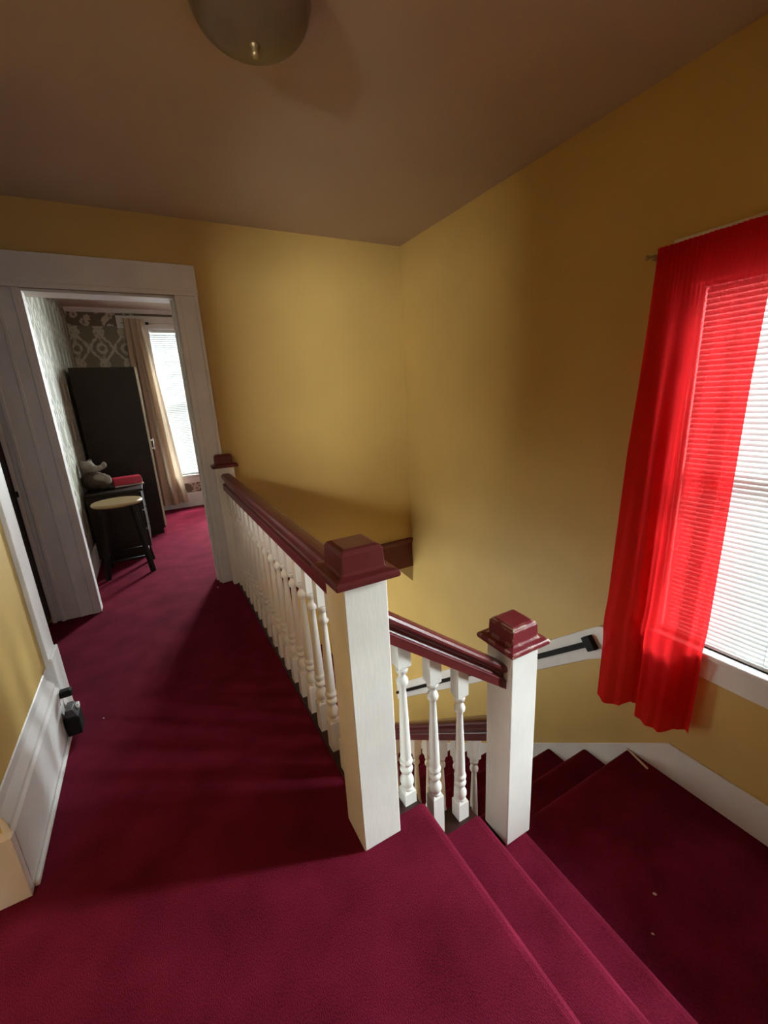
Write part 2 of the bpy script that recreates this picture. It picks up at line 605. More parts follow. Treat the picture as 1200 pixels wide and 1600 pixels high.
# paper borders, crown and base trim in the bedroom
struct(boxobj('trim_1', (XBL, XBR, YBB - 0.004, YBB, 2.32, 2.475), M_BORDER))
struct(boxobj('trim_2', (0.20, XBR, YBB - 0.004, YBB, 0.20, 0.325), M_BORDER))
b = BM()
prism(b, [(0, ZC), (-0.05, ZC), (-0.045, ZC - 0.012), (-0.012, ZC - 0.04), (0, ZC - 0.045)],
      lambda p, t: Vector((t, YBB + p[0], p[1])), XBL, XBR)
struct(obj('trim_3', b, M_WHITE))
b = BM()
prism(b, [(0, 0), (-0.018, 0), (-0.018, 0.17), (-0.006, 0.195), (0, 0.195)],
      lambda p, t: Vector((t, YBB + p[0], p[1])), XBL, XBR)
struct(obj('baseboard_back', b, M_WHITE))
struct(boxobj('baseboard_bedroom_left', (XBL, XBL + 0.018, YB + 0.13, YBB - 0.02, 0, 0.19), M_WHITE, bevel=0.004))
struct(boxobj('trim_4', (XBL, XBL + 0.004, YB + 0.13, YBB - 0.01, 2.36, 2.475), M_BORDER))

# stairwell edge: brown fascia boards, and the lower hall under the floors
b = BM()
bx(b, 0.41, 0.492, YEND, YB, -0.29, 0.006)
struct(obj('trim_5', b, M_BROWNWOOD, bevel=0.004))
b = BM()
prism(b, [(0, -0.29), (-0.016, -0.29), (-0.016, -0.05), (-0.024, -0.03), (-0.034, -0.012), (-0.034, 0.004), (0, 0.004)],
      lambda p, t: Vector((t, YB + p[0], p[1])), 0.492, XR)
struct(obj('trim_6', b, M_MAROON))
b = BM()
prism(b, [(2.062, -0.292), (2.062, -0.455), (1.90, -0.292)], lambda p, t: Vector((p[0], t, p[1])), YB + 0.0, YB + 0.015)
struct(obj('trim_7', b, M_LOWCEIL))
b = BM()
bx(b, -1.0, 0.41, -1.7, YBB, -0.29, -0.271)
bx(b, 0.41, XR, YB, YBB, -0.29, -0.271)
struct(obj('ceiling_lower', b, M_LOWCEIL))
struct(boxobj('floor_lower', (-1.0, XR, -1.7, YBB, ZLOW - 0.1, ZLOW), M_CARPET))
W3 = (3.15, 4.65, -2.1, -0.55)
b = BM()
bx(b, -1.12, -1.0, -1.7, W3[0], ZLOW, -0.271)
bx(b, -1.12, -1.0, W3[1], YBB, ZLOW, -0.271)
bx(b, -1.12, -1.0, W3[0], W3[1], ZLOW, W3[2])
bx(b, -1.12, -1.0, W3[0], W3[1], W3[3], -0.271)
struct(obj('wall_lower_left', b, M_YELLOW))
struct(boxobj('wall_lower_back', (-1.12, TX, YBB, YBB + 0.12, ZLOW, -0.271), M_YELLOW))
struct(boxobj('wall_lower_front', (-1.12, 0.53, -1.82, -1.7, ZLOW, -0.271), M_YELLOW))

# ------------------------------------------------------------------ stairs
st = thing('stair_flight', 'short burgundy carpeted flight dropping from hall floor to landing', 'stairs', (S1, 0.5, ZL))
for s, zt, bk in ((S2, -R_, S1 - 0.03), (S3, -2 * R_, S2 - 0.03)):
    b = BM()
    prism(b, nose_profile(s, zt, bk, h=(zt - ZL)), lambda p, t: Vector((p[0], t, p[1])), YF + 0.004, YEND)
    obj('step', b, M_CARPET, st)
    b = BM()
    bx(b, bk, s - 0.02, YEND, 1.046, zt - 0.03, zt - 0.002)
    obj('tread_end', b, M_BROWNWOOD, st)
b = BM()
bx(b, 0.492, S1 - 0.02, YEND, 1.046, -0.03, -0.002)
obj('tread_end', b, M_BROWNWOOD, st)
b = BM()
prism(b, [(0.492, -0.03), (S1, -0.03), (S1, -0.03 - R_), (S2, -0.03 - R_), (S2, -2 * R_ - 0.03), (0.975, -2 * R_ - 0.03), (0.975, ZL - 0.25), (0.492, -0.5)],
      lambda p, t: Vector((p[0], t, p[1])), 1.02, 1.045)
obj('stringer', b, M_BROWNWOOD, st)

b = BM()
prism(b, nose_profile(Y4, ZL, YF, thick=0.20), lambda p, t: Vector((t, p[0], p[1])), S3 - 0.035, XR)
struct(obj('floor_landing', b, M_CARPET))

st2 = thing('stair_flight', 'dark burgundy carpeted stairs running down along right wall below the landing', 'stairs', (1.5, Y4, ZLOW))
for k in range(1, 10):
    zt = ZL - k * R_
    y = Y4 + k * RUN
    b = BM()
    prism(b, nose_profile(y, zt, y - RUN - 0.03), lambda p, t: Vector((t, p[0], p[1])), 1.0, XR - 0.010)
    obj('step', b, M_CARPET, st2)
b = BM()
pp = [(Y4 - 0.2, ZL - 0.22)]
pp += [(Y4 + 0.1, ZL - 0.03)]
pp += [(Y4 + 9.6 * RUN, ZL - 9.5 * R_), (Y4 + 9.6 * RUN, ZLOW), (Y4 + 8.4 * RUN, ZLOW)]
prism(b, pp, lambda p, t: Vector((t, p[0], p[1])), 0.965, 0.998)
obj('stringer', b, M_BROWNWOOD, st2)

# white skirting along the landing and down the stairs on the right wall
b = BM()
yb1 = 3.5
prism(b, [(YF, ZL - 0.02), (YF, -0.449), (0.905, -0.449), (yb1, -0.449 - 0.816 * (yb1 - 0.905)), (yb1, -0.449 - 0.816 * (yb1 - 0.905) - 0.42), (1.0, ZL - 0.3)],
      lambda p, t: Vector((t, p[0], p[1])), XR - 0.009, XR)
struct(obj('baseboard_right', b, M_WHITE, bevel=0.003))

# left baseboard with its stepped cap and shoe strip
bb = frame_empty('baseboard_left', (XW, 1.77, 0))
b = BM()
prism(b, [(XW, 0), (XL, 0), (XL, 0.215), (XL - 0.006, 0.228), (XL - 0.006, 0.245), (XW + 0.006, 0.285), (XW + 0.004, 0.315), (XW, 0.32)],
      lambda p, t: Vector((p[0], t, p[1])), 1.335, 2.07)
bx(b, -0.67, XL - 0.001, 1.31, 1.345, 0, 0.22)
obj('board', b, M_WHITE, bb, bevel=0.003)
b = BM()
bx(b, XL, XL + 0.013, 1.335, 2.07, 0, 0.018)
obj('shoe_strip', b, M_WHITE, bb, bevel=0.004)

# ------------------------------------------------------------------ door trim
d1 = frame_empty('door_1', ((DL + DR) / 2, YB, 0))
b = BM()
bx(b, -0.72, DL + 0.004, YB - 0.024, YB, 0, CH)
for x0, x1, dd in ((-0.722, -0.70, 0.034), (-0.62, -0.60, 0.030), (DL - 0.03, DL + 0.004, 0.029)):
    bx(b, x0, x1, YB - dd, YB, 0, CH)
obj('left_casing', b, M_WHITE, d1, bevel=0.004)
b = BM()
bx(b, -0.748, -0.724, YB - 0.012, YB, 0, CH)
bx(b, -0.772, -0.748, YB - 0.03, YB, 0, CH)
obj('stop_moulding', b, M_WHITE, d1, bevel=0.004)
b = BM()
bx(b, DR - 0.004, 0.447, YB - 0.024, YB, 0, CH)
bx(b, DR - 0.004, DR + 0.03, YB - 0.029, YB, 0, CH)
bx(b, 0.425, 0.447, YB - 0.034, YB, 0, CH)
obj('right_casing', b, M_WHITE, d1, bevel=0.004)
b = BM()
bx(b, -0.80, 0.452, YB - 0.026, YB, CH, 2.236)
bx(b, -0.80, 0.447, YB - 0.032, YB, CH, CH + 0.028)
obj('head_casing', b, M_WHITE, d1, bevel=0.004)
b = BM()
bx(b, DL - 0.002, DL + 0.016, YB - 0.018, YB + 0.066, 0, CH)
bx(b, DR - 0.016, DR + 0.002, YB, YB + 0.155, 0, CH)
bx(b, DL, DR, YB, YB + 0.155, CH - 0.016, CH + 0.002)
bx(b, DR - 0.028, DR - 0.016, YB + 0.06, YB + 0.10, 0, CH - 0.016)
obj('jamb', b, M_WHITE, d1, bevel=0.003)
b = BM()
bx(b, -0.769, -0.757, YB - 0.033, YB - 0.03, 0.865, 0.900)
o = obj('strike_plate', b, M_BLACK, d1)
# bedroom-side casing, seen past the jamb
b = BM()
bx(b, DR, DR + 0.14, YB + 0.156, YB + 0.172, 0, CH)
obj('inner_casing', b, M_WHITE, d1, bevel=0.004)

d2 = frame_empty('door_2', (XW, 2.2, 0))
b = BM()
bx(b, XW, XW + 0.018, 2.065, 2.186, 0.35, 2.42)
bx(b, -0.69, XW + 0.018, 2.183, 2.196, 0.0, 2.42)
obj('casing', b, M_WHITE, d2, bevel=0.003)
b = BM()
bx(b, XW, XL + 0.004, 2.065, 2.205, 0, 0.352)
obj('plinth_block', b, M_WHITE, d2, bevel=0.004)
boxobj('leaf', (-0.815, -0.776, 2.28, YB - 0.002, 0.035, 2.36), M_DARKWOOD, d2, 0.003)


# ------------------------------------------------------------------ windows
def window(name, P, w, h, depth, casing, sillw, apron, dirs, head=None):
    head = head or casing + 0.01
    """P(a, n, z): a along the wall, n into the room, z up; opening a 0..w, z 0..h"""
    e = frame_empty(name, P(w / 2, 0, 0))

    def box(b, a0, a1, n0, n1, z0, z1):
        pts = [P(a, n, z) for z in (z0, z1) for n in (n0, n1) for a in (a0, a1)]
        vs = [b.verts.new(p) for p in pts]
        for f in ((0, 2, 3, 1), (4, 5, 7, 6), (0, 1, 5, 4), (2, 6, 7, 3), (0, 4, 6, 2), (1, 3, 7, 5)):
            b.faces.new([vs[i] for i in f])
    b = BM()
    box(b, -casing, 0.004, 0, 0.02, 0, h)
    box(b, w - 0.004, w + casing, 0, 0.02, 0, h)
    obj('side_casing', b, M_WHITE, e, bevel=0.004)
    b = BM()
    box(b, -casing - dirs[0], w + casing + dirs[1], 0, 0.026, h - 0.004, h + head)
    obj('head_casing', b, M_WHITE, e, bevel=0.004)
    b = BM()
    box(b, 0, 0.012, -depth, 0.0, 0, h)
    box(b, w - 0.012, w, -depth, 0.0, 0, h)
    box(b, 0, w, -depth, 0.0, h - 0.012, h)
    obj('jamb', b, M_WHITE, e)
    b = BM()
    box(b, -casing - 0.02, w + casing + 0.02, -depth, sillw, -0.028, 0.0)
    obj('sill', b, M_WHITE, e, bevel=0.006)
    b = BM()
    box(b, -casing, w + casing, 0, 0.018, -0.028 - apron, -0.028)
    obj('apron', b, M_WHITE, e, bevel=0.004)
    for z0, z1, n in ((0, h / 2 + 0.02, -depth + 0.05), (h / 2 - 0.02, h, -depth + 0.02)):
        b = BM()
        box(b, 0.012, 0.055, n - 0.015, n + 0.015, z0, z1)
        box(b, w - 0.055, w - 0.012, n - 0.015, n + 0.015, z0, z1)
        box(b, 0.055, w - 0.055, n - 0.015, n + 0.015, z0, z0 + 0.045)
        box(b, 0.055, w - 0.055, n - 0.015, n + 0.015, z1 - 0.04, z1)
        s = obj('sash', b, M_WHITE, e, bevel=0.003)
        b = BM()
        box(b, 0.055, w - 0.055, n - 0.002, n + 0.002, z0 + 0.045, z1 - 0.04)
        obj('pane', b, M_GLASS, s)
    return e


P1 = lambda a, n, z: Vector((XR - n, W1[0] + a, W1[2] + z))
window('window_1', P1, W1[1] - W1[0], W1[3] - W1[2], 0.14, 0.115, 0.045, 0.115, (0.0, 0.0), 0.157)
P2 = lambda a, n, z: Vector((W2[0] + a, YBB - n, W2[2] + z))
window('window_2', P2, W2[1] - W2[0], W2[3] - W2[2], 0.13, 0.13, 0.03, 0.085, (0.19, 0.0))
P3 = lambda a, n, z: Vector((-1.0 + n, W3[0] + a, W3[2] + z))
window('window_3', P3, W3[1] - W3[0], W3[3] - W3[2], 0.12, 0.11, 0.03, 0.08, (0.0, 0.0))

P5 = lambda a, n, z: Vector((XR - n, W5[0] + a, W5[2] + z))
window('added_window_5', P5, W5[1] - W5[0], W5[3] - W5[2], 0.14, 0.07, 0.045, 0.115, (0.0, 0.0))  # made-up window, lets the extra stair light in
P6 = lambda a, n, z: Vector((W6[0] + a, YBB - n, W6[2] + z))
window('added_window_6', P6, W6[1] - W6[0], W6[3] - W6[2], 0.13, 0.12, 0.03, 0.085, (0.0, 0.0))  # made-up window, lets the extra bedroom light in
P7 = lambda a, n, z: Vector((W7[0] + a, -1.7 + n, W7[2] + z))
window('added_window_7', P7, W7[1] - W7[0], W7[3] - W7[2], 0.13, 0.10, 0.03, 0.08, (0.0, 0.0))  # made-up window for the fill from the hall end
P4 = lambda a, n, z: Vector((-2.1 + n, W4[0] + a, W4[2] + z))
window('added_window_4', P4, W4[1] - W4[0], W4[3] - W4[2], 0.10, 0.11, 0.03, 0.08, (0.0, 0.0))  # made-up window for the side-room beam


def blind(name, P, w, h, label, n_off, pitch=0.0215, tilt=71, z0=0.035):
    e = thing(name, label, 'blind', P(w / 2, n_off, h))
    off = 0.016

    def box(b, a0, a1, n0, n1, za, zb):
        pts = [P(a, n, z) for z in (za, zb) for n in (n0, n1) for a in (a0, a1)]
        vs = [b.verts.new(p) for p in pts]
        for f in ((0, 2, 3, 1), (4, 5, 7, 6), (0, 1, 5, 4), (2, 6, 7, 3), (0, 4, 6, 2), (1, 3, 7, 5)):
            b.faces.new([vs[i] for i in f])
    b = BM()
    box(b, off, w - off, n_off - 0.014, n_off + 0.014, h - 0.042, h - 0.014)
    obj('headrail', b, M_SLAT, e, bevel=0.002)
    b = BM()
    box(b, off, w - off, n_off - 0.011, n_off + 0.011, z0 - 0.028, z0 - 0.012)
    obj('bottom_rail', b, M_SLAT, e, bevel=0.002)
    b = BM()
    t = math.radians(tilt)
    z = z0
    hw = 0.0125
    while z < h - 0.05:
        rows = []
        tt = t + math.radians(random.uniform(-2.5, 2.5))
        for k in range(5):
            s = -hw + 2 * hw * k / 4
            c = 0.0022 * (1 - (s / hw) ** 2)
            # room-side edge hangs low
            nn = n_off + s * math.cos(tt) + c * math.sin(tt)
            zz = z - s * math.sin(tt) + c * math.cos(tt)
            rows.append((b.verts.new(P(off, nn, zz)), b.verts.new(P(w - off, nn, zz))))
        for k in range(4):
            f = b.faces.new((rows[k][0], rows[k][1], rows[k + 1][1], rows[k + 1][0]))
            f.smooth = True
        z += pitch
    obj('slats', b, M_SLAT, e)
    for a in (0.14, w - 0.14):
        b = BM()
        tube(b, P(a, n_off + 0.013, z0 - 0.02), P(a, n_off + 0.013, h - 0.03), 0.0009, 6)
        obj('ladder_cord', b, M_SLAT, e)
    return e


blind('window_blind', P1, W1[1] - W1[0], W1[3] - W1[2], 'white mini blind with closed slats behind the red curtain', -0.020, z0=0.030)
blind('window_blind', P2, W2[1] - W2[0], W2[3] - W2[2], 'white mini blind in the bedroom window beside the beige curtain', -0.03, pitch=0.0225)

# ------------------------------------------------------------------ curtains
def curtain_mesh(P, z_top, z_bot, a_top, a_bot, fn, nu=150, nv=60, thick=0.0):
    b = BM()
    grid = []
    for j in range(nv + 1):
        v = j / nv
        row = []
        for i in range(nu + 1):
            u = i / nu
            a0 = a_top[0] + (a_bot[0] - a_top[0]) * v
            a1 = a_top[1] + (a_bot[1] - a_top[1]) * v
            da, n, dz = fn(u, v)
            row.append(b.verts.new(P(a0 + (a1 - a0) * u + da, n, z_top + (z_bot - z_top) * v + dz)))
        grid.append(row)
    for j in range(nv):
        for i in range(nu):
            f = b.faces.new((grid[j][i], grid[j][i + 1], grid[j + 1][i + 1], grid[j + 1][i]))
            f.smooth = True
    return b


PC = lambda a, n, z: Vector((n, a, z))


def red_fold(u, v):
    # u: 0 far edge .. 1 near edge; broad soft folds that deepen downwards
    grow = min(1.0, max(0.0, (v - 0.03) / 0.35))
    amp = 0.004 + 0.034 * grow
    ph = 2.0 * u - 0.55 * max(0.0, u - 0.5) + 0.03 * math.sin(2.2 * v)
    lo = math.sin(2 * math.pi * ph + 0.06)
    lo = math.copysign(abs(lo) ** 0.7, lo)
    hi = math.sin(2 * math.pi * (4.2 * u + 0.06 * math.sin(3 * v)) + 0.5)
    k = min(1.0, max(0.0, (v - 0.25) / 0.5))
    w = 0.62 * hi * (1 - k) + (0.95 * lo + 0.16 * hi) * k
    w += 0.22 * math.sin(2 * math.pi * (7.7 * u + 0.3 * v) + 1.0) * grow
    gather = (1 - min(1, v / 0.12)) * 0.0035 * math.sin(2 * math.pi * 23 * u)
    x = 1.972 - 0.014 * grow - amp * w + gather + 0.020 * u * grow
    # pushed out a little by the window sill
    x -= 0.014 * math.exp(-((v - 0.79) / 0.04) ** 2)
    da = 0.016 * math.cos(2 * math.pi * ph + 0.06) * k * (1 - u ** 3)
    dz = (-0.018 * lo + 0.012 * u) * v ** 6
    return da, x, dz


ct = thing('red_curtain', 'sheer red curtain hanging over the stair window', 'curtain', (1.98, 1.0, -0.30))
b = curtain_mesh(PC, 1.868, -0.315, (1.168, 0.762), (1.218, 0.805), red_fold)
cl = obj('cloth', b, M_REDCLOTH, ct)
# rod pocket and bottom hem are doubled cloth
b = curtain_mesh(PC, 1.868, 1.80, (1.168, 0.762), (1.170, 0.764), lambda u, v: (0, red_fold(u, v * 0.031)[1] + 0.030, 0), 150, 4)
obj('rod_pocket', b, M_REDCLOTH, ct)

rod = thing('curtain_rod', 'thin brass curtain rod with small round end above the red curtain', 'curtain rod', (1.985, 0.6, 1.848))
b = BM()
tube(b, (1.986, -0.20, 1.848), (1.986, 1.215, 1.848), 0.006)
obj('rod', b, M_BRASS, rod)
for y in (1.222, -0.207):
    b = BM()
    ellipsoid(b, (1.986, y, 1.848), (0.011, 0.012, 0.011))
    obj('finial', b, M_BRASS, rod)
for y in (1.19, -0.15):
    b = BM()
    bx(b, 1.98, XR, y - 0.006, y + 0.006, 1.830, 1.842)
    bx(b, XR - 0.005, XR, y - 0.012, y + 0.012, 1.82, 1.86)
    obj('bracket', b, M_BRASS, rod)

PB = lambda a, n, z: Vector((a, n, z))


def beige_fold(u, v):
    amp = 0.008 + 0.024 * min(1, v * 5)
    w = math.sin(2 * math.pi * (3.4 * u) + 0.4) + 0.25 * math.sin(2 * math.pi * 7 * u + v)
    return 0.0, YBB - 0.085 - amp * w, 0.01 * math.sin(9 * u) * v ** 5


bc = thing('beige_curtain', 'long beige curtain hanging beside the bedroom window', 'curtain', (0.12, YBB - 0.08, 0.06))
obj('cloth', curtain_mesh(PB, 2.40, 0.075, (-0.03, 0.185), (-0.10, 0.325), beige_fold, 100, 40), M_BEIGECLOTH, bc)
br = thing('curtain_rod', 'dark curtain rod end over the beige bedroom curtain', 'curtain rod', (0.2, YBB - 0.085, 2.36))
b = BM()
tube(b, (-0.06, YBB - 0.060, 2.352), (1.00, YBB - 0.060, 2.352), 0.005)
obj('rod', b, M_EDGE, br)
b = BM()
bx(b, 0.20, 0.235, YBB - 0.070, YBB - 0.026, 2.342, 2.366)
obj('bracket', b, M_BLACK, br)


# ------------------------------------------------------------------ newel posts
def newel(label, x0, x1, y0, y1, zb, zt, capmat, half=False):
    cx, cy = (x0 + x1) / 2, (y0 + y1) / 2
    e = thing('newel_post', label, 'newel post', (cx, cy, zb), 'newel posts of the staircase')
    b = BM()
    bx(b, x0, x1, y0, y1, zb, zt)
    obj('post', b, M_POST, e, bevel=0.004)
    b = BM()
    ov = 0.028
    yb_ = y1 if half else y1 + ov

    def ring(o, z):
        return [(x0 - o, y0 - o, z), (x1 + o, y0 - o, z), (x1 + o, y1 if half else y1 + o, z), (x0 - o, y1 if half else y1 + o, z)]
    levels = [ring(ov - 0.004, zt), ring(ov, zt + 0.004), ring(ov, zt + 0.017), ring(ov - 0.005, zt + 0.022), ring(0.004, zt + 0.0255), ring(-0.002, zt + 0.030),
              ring(-0.004, zt + 0.078), ring(-0.010, zt + 0.088), ring(-0.020, zt + 0.092)]
    rows = [[b.verts.new(p) for p in L] for L in levels]
    for k in range(len(rows) - 1):
        for i in range(4):
            j = (i + 1) % 4
            b.faces.new((rows[k][i], rows[k][j], rows[k + 1][j], rows[k + 1][i]))
    b.faces.new(rows[0][::-1])
    b.faces.new(rows[-1])
    obj('cap', b, capmat, e, bevel=0.003, segs=3)
    return e


newel('tall white newel post with maroon cap at top of stairs', 0.36, 0.4876, 0.9186, 1.0462, 0.0, 0.8838, M_MAROON)
newel('lower white newel post with chipped maroon cap at the landing', 0.9755, 1.1031, 0.9388, 1.0664, -0.4288 - 0.001, 0.4512, M_MAROON_WORN)
newel('white half newel post with maroon cap against the back wall', 0.380, 0.506, 3.235, YB - 0.036, 0.0, 0.905, M_MAROON, True)

# ------------------------------------------------------------------ handrails and balusters
RAIL = [(0.0, 0.120), (0.018, 0.1185), (0.029, 0.113), (0.0345, 0.103), (0.035, 0.092), (0.030, 0.083), (0.021, 0.075),
        (0.0165, 0.066), (0.0165, 0.054), (0.020, 0.047), (0.031, 0.045), (0.0325, 0.040), (0.0315, 0.035), (0.0315, 0.0)]
RAILP = RAIL + [(-x, z) for x, z in RAIL[::-1][:-1]]

TURN = [(0.0, 0.0205), (0.010, 0.0205), (0.018, 0.0165), (0.03, 0.0205), (0.055, 0.0238), (0.08, 0.0232), (0.105, 0.0185), (0.122, 0.0130), (0.140, 0.0125), (0.150, 0.0150),
        (0.152, 0.0205), (0.172, 0.0225), (0.190, 0.0200), (0.194, 0.0155), (0.212, 0.0160), (0.218, 0.0212), (0.236, 0.0228), (0.254, 0.0208), (0.258, 0.0175),
        (0.272, 0.0185), (0.40, 0.0178), (0.60, 0.0152), (0.80, 0.0118), (0.848, 0.0106), (0.855, 0.0140), (0.872, 0.0190), (0.892, 0.0200), (0.912, 0.0175),
        (0.926, 0.0110), (0.944, 0.0100), (0.958, 0.0140), (0.962, 0.0185), (0.985, 0.0200), (1.0, 0.0205)]


def baluster(parent, cx, cy, zb, t0, t1, ztop, slope_x=0.0, slope_y=0.0, hw=0.0222):
    b = BM()

    def block(z0, z1, top):
        vs = []
        for s in (0, 1):
            for dy in (-hw, hw):
                for dx in (-hw, hw):
                    z = z1 if s else z0
                    if s and top:
                        z = z1 + dx * slope_x + dy * slope_y
                    vs.append(Vector((cx + dx, cy + dy, z)))
        return vs
    ch = 0.014
    for lo, hi, top in ((zb, t0, False), (t1, ztop, True)):
        vs = block(lo, hi, top)
        if top:        # chamfer the lower end of the top block
            body_lo = lo + ch
            low = [Vector((cx + dx * 0.55, cy + dy * 0.55, lo)) for dy in (-hw, hw) for dx in (-hw, hw)]
            mid = [Vector((cx + dx, cy + dy, body_lo)) for dy in (-hw, hw) for dx in (-hw, hw)]
            levels = [low, mid, vs[4:]]
        else:
            mid = [Vector((cx + dx, cy + dy, hi - ch)) for dy in (-hw, hw) for dx in (-hw, hw)]
            hi_ = [Vector((cx + dx * 0.6, cy + dy * 0.6, hi)) for dy in (-hw, hw) for dx in (-hw, hw)]
            levels = [vs[:4], mid, hi_]
        rows = [[b.verts.new(p) for p in L] for L in levels]
        order = (0, 1, 3, 2)
        for k in range(2):
            for i in range(4):
                a, c = order[i], order[(i + 1) % 4]
                b.faces.new((rows[k][a], rows[k][c], rows[k + 1][c], rows[k + 1][a]))
        b.faces.new([rows[0][i] for i in order][::-1])
        b.faces.new([rows[2][i] for i in order])
    L = t1 - t0
    lathe(b, [(r, t0 - 0.006 + (L + 0.012) * t) for t, r in TURN], cx, cy, 20)
    return obj('baluster', b, M_BAL, parent)


XRL = 0.441
hr = thing('hall_railing', 'long level maroon railing with white turned balusters along the hall', 'railing', (XRL, 2.1, 0))
b = BM()
prism(b, RAILP, lambda p, t: Vector((XRL + p[0], t, 0.742 + p[1])), 1.0465, 3.2345)
o = obj('handrail', b, M_MAROON, hr)
for k in range(-2, 16):
    y = 1.3415 + 0.1233 * k
    baluster(hr, XRL, y, 0.006, 0.147, 0.622, 0.745)

YR1 = 0.995
sr = thing('stair_railing', 'short sloping maroon handrail with three white balusters between the newel posts', 'railing', (0.73, YR1, 0))
SL1 = -0.754
top1 = lambda x: 0.735 + SL1 * (x - 0.523)
b = BM()
prism(b, RAILP, lambda p, t: Vector((t, YR1 + p[0], top1(t) - 0.100 + 0.100 * p[1] / 0.120)), 0.488, 0.975)
obj('handrail', b, M_MAROON_WORN if False else M_MAROON, sr)
for x, zb, t0, t1 in ((0.566, -0.002, 0.058, 0.52), (0.680, -R_ - 0.002, -0.035, 0.415), (0.793, -R_ - 0.002, -0.128, 0.315)):
    baluster(sr, x, 1.003, zb, t0, t1, top1(x) - 0.098, slope_x=SL1)

XR2 = 1.041
lr = thing('stair_railing', 'dark maroon lower handrail with white balusters descending behind the landing newel', 'railing', (XR2, 2.2, ZLOW))
SL2 = -0.80
top2 = lambda y: 0.012 + SL2 * (y - 1.148)
b = BM()
prism(b, RAILP, lambda p, t: Vector((XR2 + p[0], t, top2(t) - 0.112 + 0.112 * p[1] / 0.120)), 1.067, 3.40)
obj('handrail', b, M_MAROON, lr)
for k in range(18):
    y = 1.215 + 0.127 * k
    n = math.floor((y - Y4) / RUN) + 1
    zb = ZL - n * R_
    tp = top2(y) - 0.110
    t1 = tp - 0.125
    baluster(lr, XR2, y, zb, t1 - 0.45, t1, tp, slope_y=SL2)
n4 = BM()
bx(n4, 0.978, 1.104, 3.40, 3.53, ZLOW, top2(3.4) + 0.12)
obj('end_post', n4, M_POST, lr, bevel=0.004)

# ------------------------------------------------------------------ wall handrail of the lower stairs
wr = thing('wall_handrail', 'black handrail bar on sloping white backboard along right wall', 'handrail', (XR, 2.4, -0.9))
SLW = -0.80
b = BM()
yn, yf = 1.238, 3.75
zt = lambda y: 0.060 + SLW * (y - 1.27)
pts = []
hh = 0.205
# rounded near end
c0 = (yn + 0.06, zt(yn + 0.06) - 0.075)
ang = math.atan(SLW)
for i in range(9):
    a = math.pi - math.pi * 0.5 * i / 8 + ang
    pts.append((c0[0] + 0.065 * math.cos(a), c0[1] + 0.065 * math.sin(a)))
pts += [(yf, zt(yf)), (yf, zt(yf) - hh)]
c1 = (yn + 0.085, zt(yn + 0.085) - hh + 0.055)
pts += [(yn + 0.13, zt(yn + 0.13) - hh + 0.004)]
for i in range(7):
    a = -math.pi / 2 - math.pi * 0.5 * i / 6 + ang
    pts.append((c1[0] + 0.05 * math.cos(a), c1[1] + 0.05 * math.sin(a)))
prism(b, pts, lambda p, t: Vector((t, p[0], p[1])), XR - 0.02, XR)
obj('backboard', b, M_WHITE, wr, bevel=0.005)
b = BM()
zc_ = lambda y: -0.100 - 0.81 * (y - 1.36)
bar(b, (XR - 0.036, 1.37, zc_(1.37)), (XR - 0.036, 3.72, zc_(3.72)), 0.034, 0.030)
obj('bar', b, M_BLACK, wr, bevel=0.004)
b = BM()
MT = Matrix.Translation((XR - 0.036, 1.362, zc_(1.362))) @ Matrix.Rotation(math.atan(-0.81), 4, 'X')
bx(b, -0.018, 0.018, -0.03, 0.03, -0.042, 0.042, 0, MT)
obj('end_bracket', b, M_BLACK, wr, bevel=0.004)
for y in (2.05, 2.95):
    b = BM()
    tube(b, (XR - 0.036, y, zc_(y)), (XR - 0.018, y, zc_(y)), 0.01)
    obj('bracket', b, M_BLACK, wr)

# ------------------------------------------------------------------ ceiling light
LX, LY = 0.475, 1.545
cl = thing('ceiling_light', 'unlit frosted bowl ceiling light with a small finial', 'ceiling light', (LX, LY, ZC))
b = BM()
lathe(b, [(0.075, ZC - 0.001), (0.085, ZC - 0.012), (0.08, ZC - 0.03), (0.03, ZC - 0.045), (0.02, ZC - 0.06)], LX, LY, 40)
obj('base_plate', b, M_BRASS, cl)
b = BM()
prof = []
for i in range(15):
    a = math.pi / 2 * i / 14
    prof.append((0.012 + 0.159 * math.sin(a) ** 0.92, 2.366 + 0.095 * (1 - math.cos(a))))
prof += [(0.176, 2.467), (0.175, 2.474), (0.166, 2.472)]
lathe(b, prof, LX, LY, 48, cap=True)
obj('bowl', b, M_BOWL, cl)
b = BM()
lathe(b, [(0.004, 2.334), (0.010, 2.338), (0.013, 2.347), (0.010, 2.356), (0.015, 2.362), (0.016, 2.368)], LX, LY, 20)
obj('finial', b, M_BRASS, cl)

# ------------------------------------------------------------------ bedroom furniture
wd = thing('wardrobe', 'tall dark brown wardrobe standing in the bedroom by the window', 'wardrobe', (-0.29, 5.45, 0))
boxobj('body', (-0.565, -0.012, 5.17, 5.74, 0.06, 1.76), M_DARKWOOD, wd, 0.003)
boxobj('plinth', (-0.555, -0.03, 5.18, 5.73, 0.0, 0.06), M_DARKWOOD, wd)
for y0, y1, hy in ((5.172, 5.452, 5.41), (5.458, 5.738, 5.50)):
    d = boxobj('door', (-0.011, 0.008, y0, y1, 0.075, 1.755), M_EDGE, wd, 0.002)
    b = BM()
    tube(b, (0.034, hy, 0.90), (0.034, hy, 1.02), 0.006)
    tube(b, (0.008, hy, 0.915), (0.034, hy, 0.915), 0.005)
    tube(b, (0.008, hy, 1.005), (0.034, hy, 1.005), 0.005)
    obj('handle', b, M_STEEL, d)

